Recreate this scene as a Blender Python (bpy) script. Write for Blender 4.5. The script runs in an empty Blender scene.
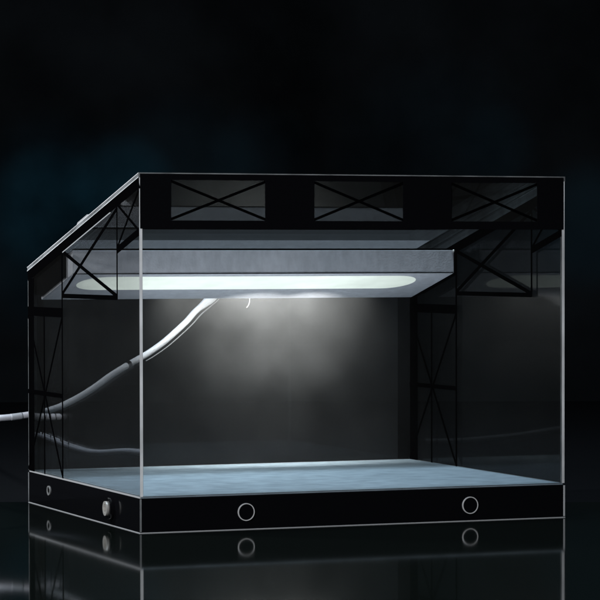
import bpy, bmesh, math, random
from mathutils import Matrix, Vector
random.seed(7)
S = bpy.context.scene
COL = S.collection

# ------------------------------------------------------------------ camera
cd = bpy.data.cameras.new('camera'); cam = bpy.data.objects.new('camera', cd); COL.objects.link(cam)
r_ = (0.93160233, -0.36347413, -0.00191383)
u_ = (0.01077703, 0.02235832, 0.99969193)
f_ = (0.36331937, 0.93133595, -0.02474623)
cam.matrix_world = Matrix(((r_[0], u_[0], -f_[0], -0.56626118),
                           (r_[1], u_[1], -f_[1], -1.73140383),
                           (r_[2], u_[2], -f_[2], 0.17227357),
                           (0, 0, 0, 1)))
cd.sensor_width = 36; cd.lens = 2869.375 / 600 * 36
cd.shift_y = 32.9 / 600
cd.clip_start = 0.02; cd.clip_end = 60
S.camera = cam

# ------------------------------------------------------------------ world, exposure
w = bpy.data.worlds.new('World'); S.world = w; w.use_nodes = True
w.node_tree.nodes['Background'].inputs[0].default_value = (0.25, 0.6, 0.8, 1)
w.node_tree.nodes['Background'].inputs[1].default_value = 0.003
S.view_settings.view_transform = 'Standard'; S.view_settings.look = 'None'
S.view_settings.exposure = 0; S.view_settings.gamma = 1
try:
    S.cycles.transparent_max_bounces = 48; S.cycles.max_bounces = 12
    S.cycles.glossy_bounces = 8; S.cycles.caustics_reflective = False; S.cycles.caustics_refractive = False
except Exception: pass

# ------------------------------------------------------------------ lamps
def aim(o, tgt):
    o.rotation_euler = (Vector(tgt) - o.location).to_track_quat('-Z', 'Y').to_euler()
def area(name, loc, tgt, sx, sy, watt, col):
    l = bpy.data.lights.new(name, 'AREA'); l.shape = 'RECTANGLE'; l.size = sx; l.size_y = sy
    l.energy = watt; l.color = col
    o = bpy.data.objects.new(name, l); COL.objects.link(o); o.location = loc; aim(o, tgt); return o
def spot(name, loc, tgt, deg, watt, col, blend=1.0, rad=0.0):
    l = bpy.data.lights.new(name, 'SPOT'); l.spot_size = math.radians(deg); l.spot_blend = blend
    l.energy = watt; l.color = col; l.shadow_soft_size = rad
    o = bpy.data.objects.new(name, l); COL.objects.link(o); o.location = loc; aim(o, tgt); return o
# added lamps out of frame that brighten pane edges, cable, panel and floor
area('key_lamp', (-1.25, -0.95, 0.85), (0.05, 0.05, 0.10), 0.35, 0.5, 15.0, (0.93, 0.96, 1.0))
area('side_lamp', (-0.42, 0.34, 0.50), (0.04, 0.268, 0.08), 0.10, 0.10, 3.2, (0.9, 0.95, 1.0))
area('front_lamp', (-1.55, -1.45, 0.19), (0.1, 0.1, 0.15), 0.3, 0.2, 13.0, (0.95, 0.96, 1.0))
area('top_lamp', (0.14, 0.02, 1.35), (0.15, 0.08, 0.02), 0.4, 0.25, 15.0, (0.72, 0.86, 1.0))
# added unseen spots whose pools stand in for the blurred teal background
for tx, ty, tz, wt, dg in ((0.445, 1.738, 0.245, 95, 8.5), (0.45, 1.735, 0.225, 40, 15), (0.535, 1.705, 0.262, 70, 8), (0.60, 1.68, 0.27, 22, 13), (0.70, 1.64, 0.30, 18, 8),
                       (0.90, 1.57, 0.29, 12, 16), (0.97, 1.53, 0.32, 12, 6), (1.08, 1.49, 0.22, 26, 9)):
    spot('backdrop_spot', (tx - 0.25, ty - 1.0, tz + 0.42), (tx, ty, tz), dg, wt, (0.08, 0.58, 0.85))

# ------------------------------------------------------------------ materials
def nt(name):
    m = bpy.data.materials.new(name); m.use_nodes = True
    t = m.node_tree; return m, t, t.nodes['Principled BSDF']
def pbr(name, col, rough=0.5, metal=0.0, spec=0.5, coat=0.0, noise=None, bump=None):
    m, t, b = nt(name)
    b.inputs['Base Color'].default_value = (*col, 1); b.inputs['Roughness'].default_value = rough
    b.inputs['Metallic'].default_value = metal; b.inputs['Specular IOR Level'].default_value = spec
    b.inputs['Coat Weight'].default_value = coat; b.inputs['Coat Roughness'].default_value = 0.03
    tc = t.nodes.new('ShaderNodeTexCoord')
    if noise:
        scale, stretch, amt, target = noise
        mp = t.nodes.new('ShaderNodeMapping'); mp.inputs['Scale'].default_value = stretch
        n = t.nodes.new('ShaderNodeTexNoise'); n.inputs['Scale'].default_value = scale; n.inputs['Detail'].default_value = 6
        rp = t.nodes.new('ShaderNodeMapRange')
        rp.inputs['From Min'].default_value = 0.3; rp.inputs['From Max'].default_value = 0.7
        t.links.new(tc.outputs['Object'], mp.inputs[0]); t.links.new(mp.outputs[0], n.inputs['Vector'])
        t.links.new(n.outputs['Fac'], rp.inputs['Value'])
        if target == 'rough':
            rp.inputs['To Min'].default_value = rough * (1 - amt); rp.inputs['To Max'].default_value = rough * (1 + amt)
            t.links.new(rp.outputs[0], b.inputs['Roughness'])
        else:
            rp.inputs['To Min'].default_value = 1 - amt; rp.inputs['To Max'].default_value = 1 + amt
            vm = t.nodes.new('ShaderNodeVectorMath'); vm.operation = 'SCALE'
            vm.inputs[0].default_value = col
            t.links.new(rp.outputs[0], vm.inputs['Scale']); t.links.new(vm.outputs[0], b.inputs['Base Color'])
    if bump:
        n2 = t.nodes.new('ShaderNodeTexNoise'); n2.inputs['Scale'].default_value = bump[0]; n2.inputs['Detail'].default_value = 4
        bp = t.nodes.new('ShaderNodeBump'); bp.inputs['Strength'].default_value = bump[1]; bp.inputs['Distance'].default_value = 0.001
        t.links.new(tc.outputs['Object'], n2.inputs['Vector']); t.links.new(n2.outputs['Fac'], bp.inputs['Height'])
        t.links.new(bp.outputs[0], b.inputs['Normal'])
    return m
def pane(name, tint=(0.96, 0.97, 0.97), veil=0.02, veilcol=(0.5, 0.5, 0.48), k=0.6, rough=0.0, ior=1.45):
    """clear acrylic sheet: transparent, a Fresnel reflection, and a slight milky veil"""
    m = bpy.data.materials.new(name); m.use_nodes = True; t = m.node_tree; t.nodes.clear()
    out = t.nodes.new('ShaderNodeOutputMaterial'); tr = t.nodes.new('ShaderNodeBsdfTransparent')
    tr.inputs[0].default_value = (*tint, 1)
    df = t.nodes.new('ShaderNodeBsdfDiffuse'); df.inputs[0].default_value = (*veilcol, 1)
    gl = t.nodes.new('ShaderNodeBsdfGlossy'); gl.inputs['Roughness'].default_value = rough
    m1 = t.nodes.new('ShaderNodeMixShader'); m1.inputs[0].default_value = veil
    fr = t.nodes.new('ShaderNodeFresnel'); fr.inputs['IOR'].default_value = ior
    mu = t.nodes.new('ShaderNodeMath'); mu.operation = 'MULTIPLY'; mu.inputs[1].default_value = k
    m2 = t.nodes.new('ShaderNodeMixShader')
    # faint smears and dust in the veil
    tc = t.nodes.new('ShaderNodeTexCoord'); n = t.nodes.new('ShaderNodeTexNoise'); n.inputs['Scale'].default_value = 30; n.inputs['Detail'].default_value = 8
    rp = t.nodes.new('ShaderNodeMapRange'); rp.inputs['From Min'].default_value = 0.3; rp.inputs['From Max'].default_value = 0.7
    rp.inputs['To Min'].default_value = veil * 0.75; rp.inputs['To Max'].default_value = veil * 1.25
    t.links.new(tc.outputs['Object'], n.inputs['Vector']); t.links.new(n.outputs['Fac'], rp.inputs['Value']); t.links.new(rp.outputs[0], m1.inputs[0])
    t.links.new(tr.outputs[0], m1.inputs[1]); t.links.new(df.outputs[0], m1.inputs[2])
    t.links.new(fr.outputs[0], mu.inputs[0]); t.links.new(mu.outputs[0], m2.inputs[0])
    t.links.new(m1.outputs[0], m2.inputs[1]); t.links.new(gl.outputs[0], m2.inputs[2])
    t.links.new(m2.outputs[0], out.inputs[0]); return m
def emis(name, col, s):
    m = bpy.data.materials.new(name); m.use_nodes = True; t = m.node_tree; t.nodes.clear()
    out = t.nodes.new('ShaderNodeOutputMaterial'); e = t.nodes.new('ShaderNodeEmission')
    tc = t.nodes.new('ShaderNodeTexCoord'); sp = t.nodes.new('ShaderNodeSeparateXYZ')
    n = t.nodes.new('ShaderNodeTexNoise'); n.inputs['Scale'].default_value = 60; n.inputs['Detail'].default_value = 3
    # the chips behind the diffuser sit in its middle, so both rounded ends are weaker
    mr = t.nodes.new('ShaderNodeMath'); mr.operation = 'SUBTRACT'; mr.inputs[1].default_value = LEDC
    ab = t.nodes.new('ShaderNodeMath'); ab.operation = 'ABSOLUTE'
    rp = t.nodes.new('ShaderNodeMapRange'); rp.interpolation_type = 'SMOOTHSTEP'
    rp.inputs['From Min'].default_value = 0.05; rp.inputs['From Max'].default_value = 0.135
    rp.inputs['To Min'].default_value = 1.0; rp.inputs['To Max'].default_value = 0.62
    mx = t.nodes.new('ShaderNodeMath'); mx.operation = 'MULTIPLY'
    na = t.nodes.new('ShaderNodeMapRange'); na.inputs['To Min'].default_value = s * 0.85; na.inputs['To Max'].default_value = s * 1.15
    t.links.new(tc.outputs['Object'], sp.inputs[0]); t.links.new(sp.outputs[0], mr.inputs[0]); t.links.new(mr.outputs[0], ab.inputs[0])
    t.links.new(ab.outputs[0], rp.inputs['Value']); t.links.new(tc.outputs['Object'], n.inputs['Vector']); t.links.new(n.outputs['Fac'], na.inputs['Value'])
    t.links.new(rp.outputs[0], mx.inputs[0]); t.links.new(na.outputs[0], mx.inputs[1]); t.links.new(mx.outputs[0], e.inputs[1])
    e.inputs[0].default_value = (*col, 1); t.links.new(e.outputs[0], out.inputs[0]); return m
LEDC = 0.142
random.seed(3)
M = dict(
    cloth=pbr('black_cloth', (0.0055, 0.006, 0.0068), 1.0, spec=0.0, bump=(400, 0.3)),
    slab=pbr('black_mirror_acrylic', (0.0045, 0.0062, 0.0052), 0.045, spec=0.16, noise=(3, (1, 1, 1), 0.4, 'rough')),
    backdrop=pbr('studio_backdrop', (0.004, 0.0047, 0.0053), 0.95, spec=0.0, noise=(5, (1, 1, 1), 0.75, 'col')),
    black=pbr('black_acrylic', (0.004, 0.004, 0.005), 0.09, spec=0.4, noise=(14, (1, 1, 3), 0.5, 'rough')),
    film=pbr('black_film', (0.0015, 0.0015, 0.0018), 0.9, spec=0.0),
    floor=pbr('floor_plate', (0.27, 0.335, 0.385), 0.65, spec=0.08, noise=(75, (1.0, 1.2, 1), 0.17, 'col'), bump=(120, 0.15)),
    panel=pbr('panel_plastic', (0.66, 0.67, 0.71), 0.5, spec=0.3, noise=(220, (1.0, 1.0, 0.5), 0.10, 'col'), bump=(700, 0.25)),
    edge=pbr('lit_edge', (0.80, 0.82, 0.83), 0.3, spec=0.6, noise=(25, (1, 1, 1), 0.3, 'col')),  # white stands in for lamp light piped out of the sheet edges
    edge2=pbr('sheet_edge', (0.20, 0.21, 0.215), 0.35, spec=0.5, noise=(45, (1, 1, 1), 0.6, 'col')),
    pale_edge=pbr('pale_edge_line', (0.48, 0.49, 0.50), 0.35, spec=0.5),  # pale grey for painted edge highlights, shared with the floor rim and roof clip
    metal=pbr('chrome', (0.80, 0.78, 0.74), 0.30, metal=0.6),
    ring=pbr('ring_metal', (0.8, 0.8, 0.8), 0.4, metal=0.3),
    cable=pbr('cable_sleeve', (0.50, 0.51, 0.555), 0.4, spec=0.5, bump=(300, 0.1)),
    collar=pbr('cable_collar', (0.36, 0.38, 0.41), 0.45),
    port=pbr('port_metal', (0.55, 0.56, 0.56), 0.35, metal=0.6),
    side_far=pane('clear_side_far', tint=(0.975, 0.98, 0.98), veil=0.007, k=0.04),
    side=pane('clear_side', tint=(0.975, 0.98, 0.98), veil=0.006, k=0.5),
    front=pane('clear_front', veil=0.004, k=0.8),
    roof=pane('clear_roof', veil=0.006, k=1.0),
    back=pane('smoked_back', tint=(0.95, 0.95, 0.94), veil=0.034, veilcol=(0.42, 0.425, 0.43), k=0.3, rough=0.0),
    top_mask=pbr('mask_grey', (0.10, 0.105, 0.11), 0.6),
    wire=pbr('strand_grey', (0.16, 0.16, 0.17), 0.5),
)
M['led'] = emis('led_diffuser', (0.88, 1.0, 0.95), 1.2)

# ------------------------------------------------------------------ builders
def link(name, bm, mats, parent=None, smooth=False):
    me = bpy.data.meshes.new(name); bmesh.ops.recalc_face_normals(bm, faces=bm.faces); bm.to_mesh(me); bm.free()
    for m in (mats if isinstance(mats, (list, tuple)) else [mats]): me.materials.append(m)
    if smooth:
        for p in me.polygons: p.use_smooth = True
    o = bpy.data.objects.new(name, me); COL.objects.link(o)
    if parent: o.parent = parent
    return o
def prism(bm, pts, axis, a, b, mi=0):
    """extrude a 2-D polygon along axis from a to b"""
    def v(p, q):
        return (q, p[0], p[1]) if axis == 0 else (p[0], q, p[1]) if axis == 1 else (p[0], p[1], q)
    A = [bm.verts.new(v(p, a)) for p in pts]; B = [bm.verts.new(v(p, b)) for p in pts]
    n = len(pts); fs = [bm.faces.new(A), bm.faces.new(B[::-1])]
    for i in range(n): fs.append(bm.faces.new((A[i], B[i], B[(i + 1) % n], A[(i + 1) % n])))
    for f in fs: f.material_index = mi
    return fs
def box(bm, x0, x1, y0, y1, z0, z1, mi=0):
    return prism(bm, [(x0, y0), (x1, y0), (x1, y1), (x0, y1)], 2, z0, z1, mi)
def bar(bm, p, q, wd, axis, a, b, mi=0):
    d = Vector(q) - Vector(p); n = Vector((-d.y, d.x)).normalized() * wd / 2
    P, Q = Vector(p), Vector(q)
    prism(bm, [tuple(P + n), tuple(Q + n), tuple(Q - n), tuple(P - n)], axis, a, b, mi)
def bevel(bm, w_, seg=2):
    bmesh.ops.bevel(bm, geom=bm.edges[:], offset=w_, segments=seg, affect='EDGES', profile=0.5)
def spline(pts, n=10):
    P = [Vector(p) for p in pts]; out = []
    for i in range(len(P) - 1):
        a = P[max(i - 1, 0)]; b = P[i]; c = P[i + 1]; d = P[min(i + 2, len(P) - 1)]
        for k in range(n):
            t = k / n
            out.append(0.5 * ((2 * b) + (c - a) * t + (2 * a - 5 * b + 4 * c - d) * t * t + (3 * b - a - 3 * c + d) * t ** 3))
    out.append(P[-1]); return out
def tube(bm, pts, rad, seg=16, cap=True):
    rings = []; up = Vector((0, 0, 1)); N = len(pts)
    for i, p in enumerate(pts):
        d = (pts[min(i + 1, N - 1)] - pts[max(i - 1, 0)]).normalized()
        s = d.cross(up)
        if s.length < 1e-4: s = Vector((1, 0, 0))
        s.normalize(); u = s.cross(d).normalized()
        r = rad(i / (N - 1)) if callable(rad) else rad
        rings.append([bm.verts.new(p + (s * math.cos(2 * math.pi * k / seg) + u * math.sin(2 * math.pi * k / seg)) * r) for k in range(seg)])
    for a, b in zip(rings, rings[1:]):
        for k in range(seg): bm.faces.new((a[k], a[(k + 1) % seg], b[(k + 1) % seg], b[k]))
    if cap: bm.faces.new(rings[0][::-1]); bm.faces.new(rings[-1])
def tag(o, label=None, cat=None, group=None, kind=None):
    if label: o['label'] = label
    if cat: o['category'] = cat
    if group: o['group'] = group
    if kind: o['kind'] = kind
    return o

# ------------------------------------------------------------------ dimensions (metres)
W, D, B = 0.300, 0.257, 0.0232
TH = 0.002                       # sheet thickness
SL = (0.1689 - 0.2291) / 0.257   # roof slope
def zr(y): return 0.2291 + SL * y          # outer top of the roof sheet
RT = 0.0032                      # roof sheet thickness
def zu(y): return zr(y) - RT               # its underside = top of the walls

# ------------------------------------------------------------------ setting
ya = -22.62 * math.pi / 180
e1 = Vector((0.3976, -0.1657)).normalized(); e2 = Vector((-e1.y, e1.x))   # along / away from the front
c0 = Vector((0.18, 0.1838))
bm = bmesh.new(); box(bm, -4, 5, -4, 5, -0.02, -0.0032)
tag(link('ground', bm, M['cloth']), 'matte black cloth around the glossy tabletop', kind='structure')
bm = bmesh.new()
P = [c0 + e1 * -0.9, c0 + e1 * 0.9, c0 + e1 * 0.9 - e2 * 1.1, c0 + e1 * -0.9 - e2 * 1.1]
prism(bm, [tuple(p) for p in P], 2, -0.003, -0.00002)
tag(link('tabletop', bm, M['slab']), 'glossy black mirror tabletop reflecting the case', kind='structure')
bm = bmesh.new()
bc = Vector((0.742, 1.6224)); br = Vector((0.9316, -0.3635)); bf = Vector((0.3633, 0.9313))
P = [bc - br * 3, bc + br * 3, bc + br * 3 + bf * 0.02, bc - br * 3 + bf * 0.02]
prism(bm, [tuple(p) for p in P], 2, -0.01, 3.0)
tag(link('backdrop', bm, M['backdrop']), 'near black studio backdrop with faint teal pools of light', kind='structure')

# ------------------------------------------------------------------ display case
case = bpy.data.objects.new('display_case', None); COL.objects.link(case)
tag(case, 'clear acrylic showroom display case with black base, truss printed panes and lit ceiling panel', 'display case')

# base box, black acrylic
bm = bmesh.new(); box(bm, 0, W, 0, D, 0.0, B - 0.0012); bevel(bm, 0.0004)
base = link('base', bm, M['black'], case)
bm = bmesh.new()     # thin pale strip painting the highlight along the base's front and side edges
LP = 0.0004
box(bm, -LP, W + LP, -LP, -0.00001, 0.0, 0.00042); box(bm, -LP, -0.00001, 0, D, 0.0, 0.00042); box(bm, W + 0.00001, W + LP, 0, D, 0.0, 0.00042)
link('pale_edge_line', bm, M['pale_edge'], base)
bm = bmesh.new()     # corner seams, in a pale colour that paints their highlights
box(bm, -0.00025, 0.0009, -0.00025, -0.00001, 0.0009, B - 0.0015)
link('corner_seam', bm, M['edge2'], base)
bm = bmesh.new(); box(bm, W - 0.0009, W + 0.0003, -0.00025, -0.00001, 0.0009, B - 0.0015)
link('corner_seam', bm, M['pale_edge'], base)
bm = bmesh.new(); box(bm, -0.0003, -0.00001, D - 0.0008, D + 0.0002, 0.0009, B - 0.0015)
link('corner_seam', bm, M['edge2'], base)
# floor plate
bm = bmesh.new(); box(bm, 0.0009, W - 0.0009, 0.0006, D - TH - 0.0003, B - 0.0011, B); bevel(bm, 0.00015, 1)
link('floor_plate', bm, M['floor'], case)
# polished strip of the floor plate's rim
bm = bmesh.new()
box(bm, 0.0000, 0.00085, 0.0006, D - TH, B - 0.0011, B + 0.00012)
link('floor_rim', bm, M['pale_edge'], case)

# walls
def side_pane(x0, x1, mat='side'):
    bm = bmesh.new()
    pts = [(0, B), (D - TH, B), (D - TH, zu(D - TH)), (0, zu(0))]
    fs = prism(bm, pts, 0, x0, x1)
    # edges: bottom, back, top, front
    for f in fs[2:]: f.material_index = 2
    fs[5].material_index = 1
    return link('side_pane', bm, [M[mat], M['edge'], M['edge2']], case)
side_pane(0, TH); side_pane(W - TH, W, 'side_far')
bm = bmesh.new()
fs = box(bm, TH + 0.0001, W - TH - 0.0001, 0, TH, B, zu(0) - 0.0003)
for f in fs: f.material_index = 0 if abs(f.normal.y) > 0.5 else 1
bm.normal_update()
for f in bm.faces: f.material_index = 0 if abs(f.normal.y) > 0.5 else 1
link('front_pane', bm, [M['front'], M['edge2']], case)
bm = bmesh.new()
box(bm, 0, W, D - TH + 0.0001, D, B, zu(D) - 0.0001); bm.normal_update()
for f in bm.faces: f.material_index = 0 if abs(f.normal.y) > 0.5 else 1
back = link('back_pane', bm, [M['back'], M['edge2']], case)
for a, b in ((0.0002, 0.0115), (W - 0.0115, W - 0.0002)):     # black margins printed on the back pane
    bm = bmesh.new(); box(bm, a, b, D, D + 0.0002, B, zu(D) - 0.001)
    link('printed_margin', bm, M['film'], back)
# roof
bm = bmesh.new()
prism(bm, [(0, zr(0)), (D, zr(D)), (D, zr(D) - RT), (0, zr(0) - RT)], 0, -0.0004, W + 0.0004); bm.normal_update()
for f in bm.faces: f.material_index = 0 if f.normal.z > 0.5 or f.normal.z < -0.5 else 1
roof = link('roof_pane', bm, [M['roof'], M['edge2']], case)
for q in (0.00035, RT - 0.0003):       # pale strips painting the highlights along the roof sheet's arrises
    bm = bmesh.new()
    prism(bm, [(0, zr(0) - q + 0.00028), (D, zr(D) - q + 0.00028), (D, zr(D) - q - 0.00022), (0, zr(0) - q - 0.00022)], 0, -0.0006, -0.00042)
    link('roof_highlight', bm, M['edge'], roof)
bm = bmesh.new()     # small clear clip on the roof edge
yc = 0.121
prism(bm, [(yc - 0.012, zr(yc - 0.012) + 0.0001), (yc - 0.010, zr(yc - 0.010) + 0.0012), (yc + 0.012, zr(yc + 0.012) + 0.0012), (yc + 0.014, zr(yc + 0.014) + 0.0001)], 0, -0.0004, 0.007)
link('roof_clip', bm, M['pale_edge'], roof)

# fascia: black print on the front, with three truss windows
zb, zt = 0.1936, 0.2284
wx = [(0.0212, 0.0852), (0.1192, 0.1818), (0.2166, 0.2794)]; wz0, wz1 = 0.1988, 0.2246
bm = bmesh.new(); y0, y1 = -0.0005, -0.00002
FL, FR = 0.0005, W - 0.0013
box(bm, FL, FR, y0, y1, zb, wz0); box(bm, FL, FR, y0, y1, wz1, zt)
xs = [FL] + [v for a in wx for v in a] + [FR]
for i in range(0, len(xs), 2): box(bm, xs[i], xs[i + 1], y0, y1, wz0, wz1)
fascia = link('fascia', bm, M['black'], case)
for a, b in wx:
    bm = bmesh.new()
    bar(bm, (a, wz1 - 0.0008), (b, wz0 + 0.0008), 0.0017, 1, -0.00045, -0.00012)
    bar(bm, (a, wz0 + 0.0008), (b, wz1 - 0.0008), 0.0017, 1, -0.0004, -0.00008)
    link('cross_brace', bm, M['film'], fascia)
    bm = bmesh.new()     # tinted window film behind the braces
    box(bm, a, b, -0.00006, -0.00002, wz0, wz1)
    link('tinted_window', bm, pane('window_tint_%d' % int(a * 1000), tint=(0.8, 0.82, 0.82), veil=0.01, k=0.2), fascia)

# side trusses
def truss(xa, s):
    """printed lattice in the y-z plane on the outer face at x = xa, s = outward sign"""
    bm = bmesh.new(); cnt = [0]
    def bb(p, q, wd):
        cnt[0] += 1; t = 0.00012 + 0.00002 * cnt[0]
        a, b = sorted((xa + s * 0.00001, xa + s * t)); bar(bm, p, q, wd, 0, a, b)
    h = 0.0068
    bb((0.0, zu(0.0) - h / 2), (D, zu(D) - h / 2), h)                       # top chord along the roof
    ya_, yb_, yc_ = 0.0462, 0.171, 0.256
    bb((ya_, zu(ya_) - h), (ya_, 0.1480), 0.0022)                          # posts
    bb((yb_, zu(yb_) - h), (yb_, B), 0.0026)
    bb((0.2484, zu(0.2484) - h), (0.2484, B), 0.0140)
    bb((ya_, 0.1492), (yb_, 0.1492), 0.0030)                               # bottom chord
    bb((ya_, 0.2070), (yb_, 0.1502), 0.0026); bb((ya_, 0.1502), (yb_, 0.1800), 0.0026)
    bb((ya_, 0.1800), (0.0005, 0.1915), 0.0046)                            # small front bay
    bb((ya_, 0.2100), (0.0005, 0.1925), 0.0018); bb((ya_, 0.1810), (0.0005, 0.2180), 0.0018)
    bb((yb_, 0.1375), (yc_, 0.1375), 0.0064)                               # rear column
    ym, zm = 0.2150, 0.0800
    bb((yb_, 0.1345), (yc_, B + 0.001), 0.0020); bb((yb_, B + 0.001), (yc_, 0.1345), 0.0020)
    bb((ym, 0.1370), (ym, B), 0.0018); bb((yb_, zm), (yc_, zm), 0.0030)
    return link('side_truss', bm, M['film'], case)
truss(0.0, -1); truss(W - TH, -1)
bm = bmesh.new(); ha = 0.0072       # pale strip standing in for the highlight under the left roof chord
bar(bm, (0.060, zu(0.060) - ha), (0.169, zu(0.169) - ha), 0.0007, 0, -0.0004, -0.00002)
link('chord_highlight', bm, M['pale_edge'], case)
# dark gusset behind the roof end of each side wall
for s, x in ((-1, TH), (1, W - TH)):
    bm = bmesh.new(); yb_ = 0.1715
    a, b = sorted((x - s * 0.0001, x - s * 0.0006))
    prism(bm, [(yb_, zu(yb_) - 0.001), (D - TH - 0.0002, zu(D - TH) - 0.001), (D - TH - 0.0002, 0.1495), (0.229, 0.1485), (0.1740, 0.1620), (yb_, 0.1625)], 0, a, b)
    link('gusset', bm, M['film'], case)

# ------------------------------------------------------------------ ceiling light panel
yf, yk = 0.1575, 0.2345
def pb(y): return 0.1640 - 0.238 * (y - yf)          # underside
def pt(y): return 0.1806 - 0.238 * (y - yf)          # top
panel = None
bm = bmesh.new()
x0, x1 = 0.0034, 0.2900
prism(bm, [(yf, pb(yf)), (yk, pb(yk)), (yk, pt(yk)), (yf, pt(yf))], 0, x0, x1); bevel(bm, 0.0005, 2)
panel = link('light_panel', bm, M['panel'], case)
bm = bmesh.new()
prism(bm, [(yf + 0.0004, pt(yf + 0.0004) + 0.00005), (yf + 0.002, pt(yf + 0.002) + 0.00005), (yf + 0.002, pt(yf + 0.002) + 0.0012), (yf + 0.0004, pt(yf + 0.0004) + 0.0012)], 0, x0, x1)
link('panel_rim', bm, M['film'], panel)
bm = bmesh.new()
prism(bm, [(yf + 0.0022, pt(yf + 0.0022) + 0.00005), (0.193, pt(0.193) + 0.00005), (0.193, pt(0.193) + 0.0006), (yf + 0.0022, pt(yf + 0.0022) + 0.0006)], 0, x0 + 0.001, x1 - 0.001)
link('panel_top_mask', bm, M['top_mask'], panel)  # dark sheet added on the unseen top to darken its reflection in the roof
bm = bmesh.new(); box(bm, x0 + 0.0002, x1 - 0.0006, yf - 0.00025, yf + 0.0002, pb(yf) - 0.00005, pb(yf) + 0.0006)
link('panel_groove', bm, M['film'], panel)
for a, b in ((x1 + 0.0001, x1 + 0.0016),):
    bm = bmesh.new(); prism(bm, [(yf + 0.001, pb(yf + 0.001) - 0.001), (yk, pb(yk) - 0.001), (yk, pt(yk)), (yf + 0.001, pt(yf + 0.001))], 0, a, b)
    link('end_cap', bm, M['film'], panel)
bm = bmesh.new()      # small bright ball standing in for the gleam at the panel's front corner
bmesh.ops.create_uvsphere(bm, u_segments=12, v_segments=8, radius=0.0010, matrix=Matrix.Translation((x1 - 0.0006, yf - 0.0004, 0.1800)))
link('corner_gleam', bm, M['metal'], panel, True)
# led strip with rounded ends, slightly proud of the underside
bm = bmesh.new()
lx0, lx1, ly0, ly1 = 0.0150, 0.2700, 0.1655, 0.2035
rr = (ly1 - ly0) / 2; ymid = (ly0 + ly1) / 2; pts = []
for k in range(17):
    t = -math.pi / 2 + math.pi * k / 16; pts.append((lx1 - rr + rr * math.cos(t), ymid + rr * math.sin(t)))
for k in range(17):
    t = math.pi / 2 + math.pi * k / 16; pts.append((lx0 + rr + rr * math.cos(t), ymid + rr * math.sin(t)))
A = [bm.verts.new((p[0], p[1], pb(p[1]) - 0.0003)) for p in pts]; Bv = [bm.verts.new((p[0], p[1], pb(p[1]) + 0.0010)) for p in pts]
bm.faces.new(A); bm.faces.new(Bv[::-1])
for i in range(len(pts)): bm.faces.new((A[i], Bv[i], Bv[(i + 1) % len(pts)], A[(i + 1) % len(pts)]))
link('light_strip', bm, M['led'], panel)
# the light the strip throws down
for i in range(7):
    x = 0.035 + i * 0.0355
    s_ = spot('led_lamp', (x, 0.170, pb(0.170) - 0.002), (x, 0.105, 0), 138, 0.068, (0.78, 0.92, 1.0), 0.8)
    s_.parent = None
for gx, gl, gw in ((0.180, 0.155, 0.135), (0.184, 0.085, 0.150)):   # added lamps hidden behind the panel that make the back wall glow
    g_ = area('wall_glow_area', (gx, 0.2375, 0.161 + gl * 0.01), (gx, 0.2565, 0.128), gl, 0.003, gw, (1.0, 1.0, 0.97))
    g_.data.spread = math.radians(95)
for gx, gw in ((0.163, 0.95), (0.203, 1.15)):
    spot('wall_glow_spot', (gx, 0.150, 0.116), (gx + 0.004, 0.257, 0.120), 55, gw, (1.0, 1.0, 0.98), 1.0)  # added spots in mid-air that round out the glow on the back wall
for i in range(5):       # added spots shining up to imitate the floor's bounce on the panel
    x = 0.045 + i * 0.051
    spot('panel_fill_spot', (x, 0.130, 0.085), (x, 0.170, 0.16), 125, 0.062, (0.9, 0.93, 1.0), 0.8)

# ------------------------------------------------------------------ buttons and sockets on the base
def ring(bm, c, axis, ro, ri, a, b, seg=40, squash=1.0):
    def v(r, t, q):
        p, z = r * math.cos(t), r * math.sin(t) * squash
        return (q, c[0] + p, c[1] + z) if axis == 0 else (c[0] + p, q, c[1] + z)
    L = [[bm.verts.new(v(r, 2 * math.pi * k / seg, q)) for k in range(seg)] for r, q in ((ro, a), (ro, b), (ri, b), (ri, a))]
    for j in range(4):
        for k in range(seg):
            bm.faces.new((L[j][k], L[j][(k + 1) % seg], L[(j + 1) % 4][(k + 1) % seg], L[(j + 1) % 4][k]))
def button(x, z):
    bm = bmesh.new(); tube(bm, [Vector((x, -0.0006, z)), Vector((x, 0.004, z))], 0.0051, 40)
    b_ = link('button', bm, M['black'], case)
    bm = bmesh.new(); ring(bm, (x, z), 1, 0.0057, 0.0051, -0.0009, 0.001)
    link('button_ring', bm, M['ring'], b_, False)
button(0.0716, 0.0113); button(0.2301, 0.0105)
# barrel power socket on the left side of the base
def disc(bm, x0, x1, y, z, r0, r1=None, seg=28):
    tube(bm, [Vector((x0, y, z)), Vector((x1, y, z))], (lambda t: r0 + ((r1 or r0) - r0) * t), seg)
bm = bmesh.new(); ring(bm, (0.0600, 0.0113), 0, 0.0072, 0.0046, -0.0034, 0.001)
sock = link('power_socket', bm, M['black'], case)
bm = bmesh.new(); ring(bm, (0.0600, 0.0113), 0, 0.0048, 0.0032, -0.0048, 0.001, 32)
link('socket_ring', bm, M['metal'], sock)
bm = bmesh.new(); disc(bm, -0.0036, 0.001, 0.0600, 0.0113, 0.0009)
link('socket_pin', bm, M['metal'], sock)
# small slotted port
bm = bmesh.new(); cy_, cz_ = 0.2054, 0.0122
ring(bm, (cy_, cz_), 0, 0.0040, 0.0029, -0.0006, 0.001, 32, 0.85)
pr = link('port', bm, M['port'], case)
bm = bmesh.new(); box(bm, -0.0005, 0.0008, cy_ - 0.0009, cy_ + 0.0009, cz_ - 0.0013, cz_ + 0.0013); bevel(bm, 0.0002, 1)
link('port_tongue', bm, M['film'], pr)

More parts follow.
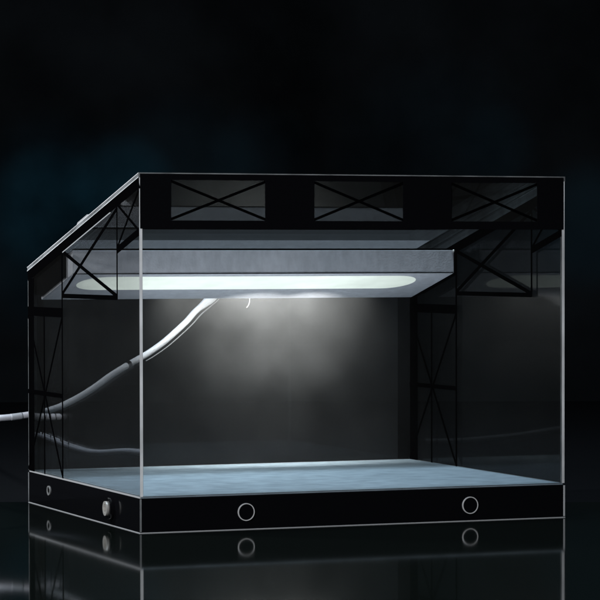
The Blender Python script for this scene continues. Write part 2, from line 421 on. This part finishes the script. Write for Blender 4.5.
# ------------------------------------------------------------------ cable
YC = 0.268
main = [(0.1672, 0.312, 0.1556), (0.1602, 0.31, 0.147), (0.1522, 0.307, 0.1412), (0.1428, 0.303, 0.1349), (0.1335, 0.299, 0.1268), (0.1153, 0.292, 0.1136), (0.1012, 0.285, 0.1058), (0.0915, 0.279, 0.1017),
        (0.0764, YC, 0.0960), (0.0649, YC, 0.0893),
        (0.0534, YC, 0.0815), (0.0420, YC, 0.0748), (0.0291, YC, 0.0687), (0.0193, YC, 0.0654), (0.0118, YC, 0.0637),
        (0.0006, YC, 0.0620), (-0.0091, YC, 0.0609), (-0.0200, 0.2685, 0.0603), (-0.0235, 0.276, 0.0600), (-0.0205, 0.300, 0.0580), (0.0080, 0.420, 0.0450), (0.0580, 0.600, 0.0150), (0.1050, 0.780, 0.0030), (0.2200, 1.200, -0.0009)]
RC = 0.0023
bm = bmesh.new(); tube(bm, spline(main, 10), RC, 20)
cable = link('power_cable', bm, M['cable'], None, True)
tag(cable, 'pale grey rubber cable curving from the light panel down past the case to the left', 'cable')
sp = spline(main, 10)
bm = bmesh.new(); tube(bm, sp[4:26], lambda t: RC * (1.55 if t < 0.55 else 1.55 - 0.5 * (t - 0.55) / 0.45), 20)
link('strain_relief', bm, M['cable'], cable, True)
bm = bmesh.new(); tube(bm, sp[152:162], RC * 1.06, 20)
link('cable_collar', bm, M['collar'], cable, True)
bm = bmesh.new(); tube(bm, sp[77:80], RC * 1.12, 20)
link('crossing_band', bm, M['film'], cable, True)  # black band added where a dark diagonal line crosses the cable
lead = [(-0.120, 0.800, 0.0021), (-0.085, 0.650, 0.010), (-0.0600, 0.520, 0.034), (-0.0560, 0.440, 0.0375), (-0.0560, 0.345, 0.0330), (-0.0560, 0.285, 0.0325), (-0.0570, 0.210, 0.0380),
        (-0.0590, 0.150, 0.0388), (-0.0800, 0.095, 0.0360), (-0.1300, 0.060, 0.0200), (-0.2000, 0.050, 0.0030), (-0.3000, 0.030, 0.0021)]
bm = bmesh.new(); tube(bm, spline(lead, 10), RC * 0.9, 20)  # lead kept out of frame, added for the reflected cable line
tag(link('reflection_lead', bm, M['cable'], None, True), 'unseen grey lead added beside the left wall for its reflection low in the glass', 'cable')
# hook of stray wire by the cable entry, and the cable's modelled reflection
bm = bmesh.new()
tube(bm, spline([(0.170, 0.2600, 0.1475), (0.1712, 0.2615, 0.1440), (0.1706, 0.262, 0.1405), (0.1690, 0.262, 0.1385)], 8), 0.00035, 8)
REFL = [(x + 0.0042, y - 0.001, z - 0.0022) for x, y, z in main[0:8]]  # thin strand modelled in place of the cable's reflection in the back pane
tube(bm, spline(REFL, 8), 0.00042, 8)
link('wire_and_reflection', bm, M['wire'], cable, True)
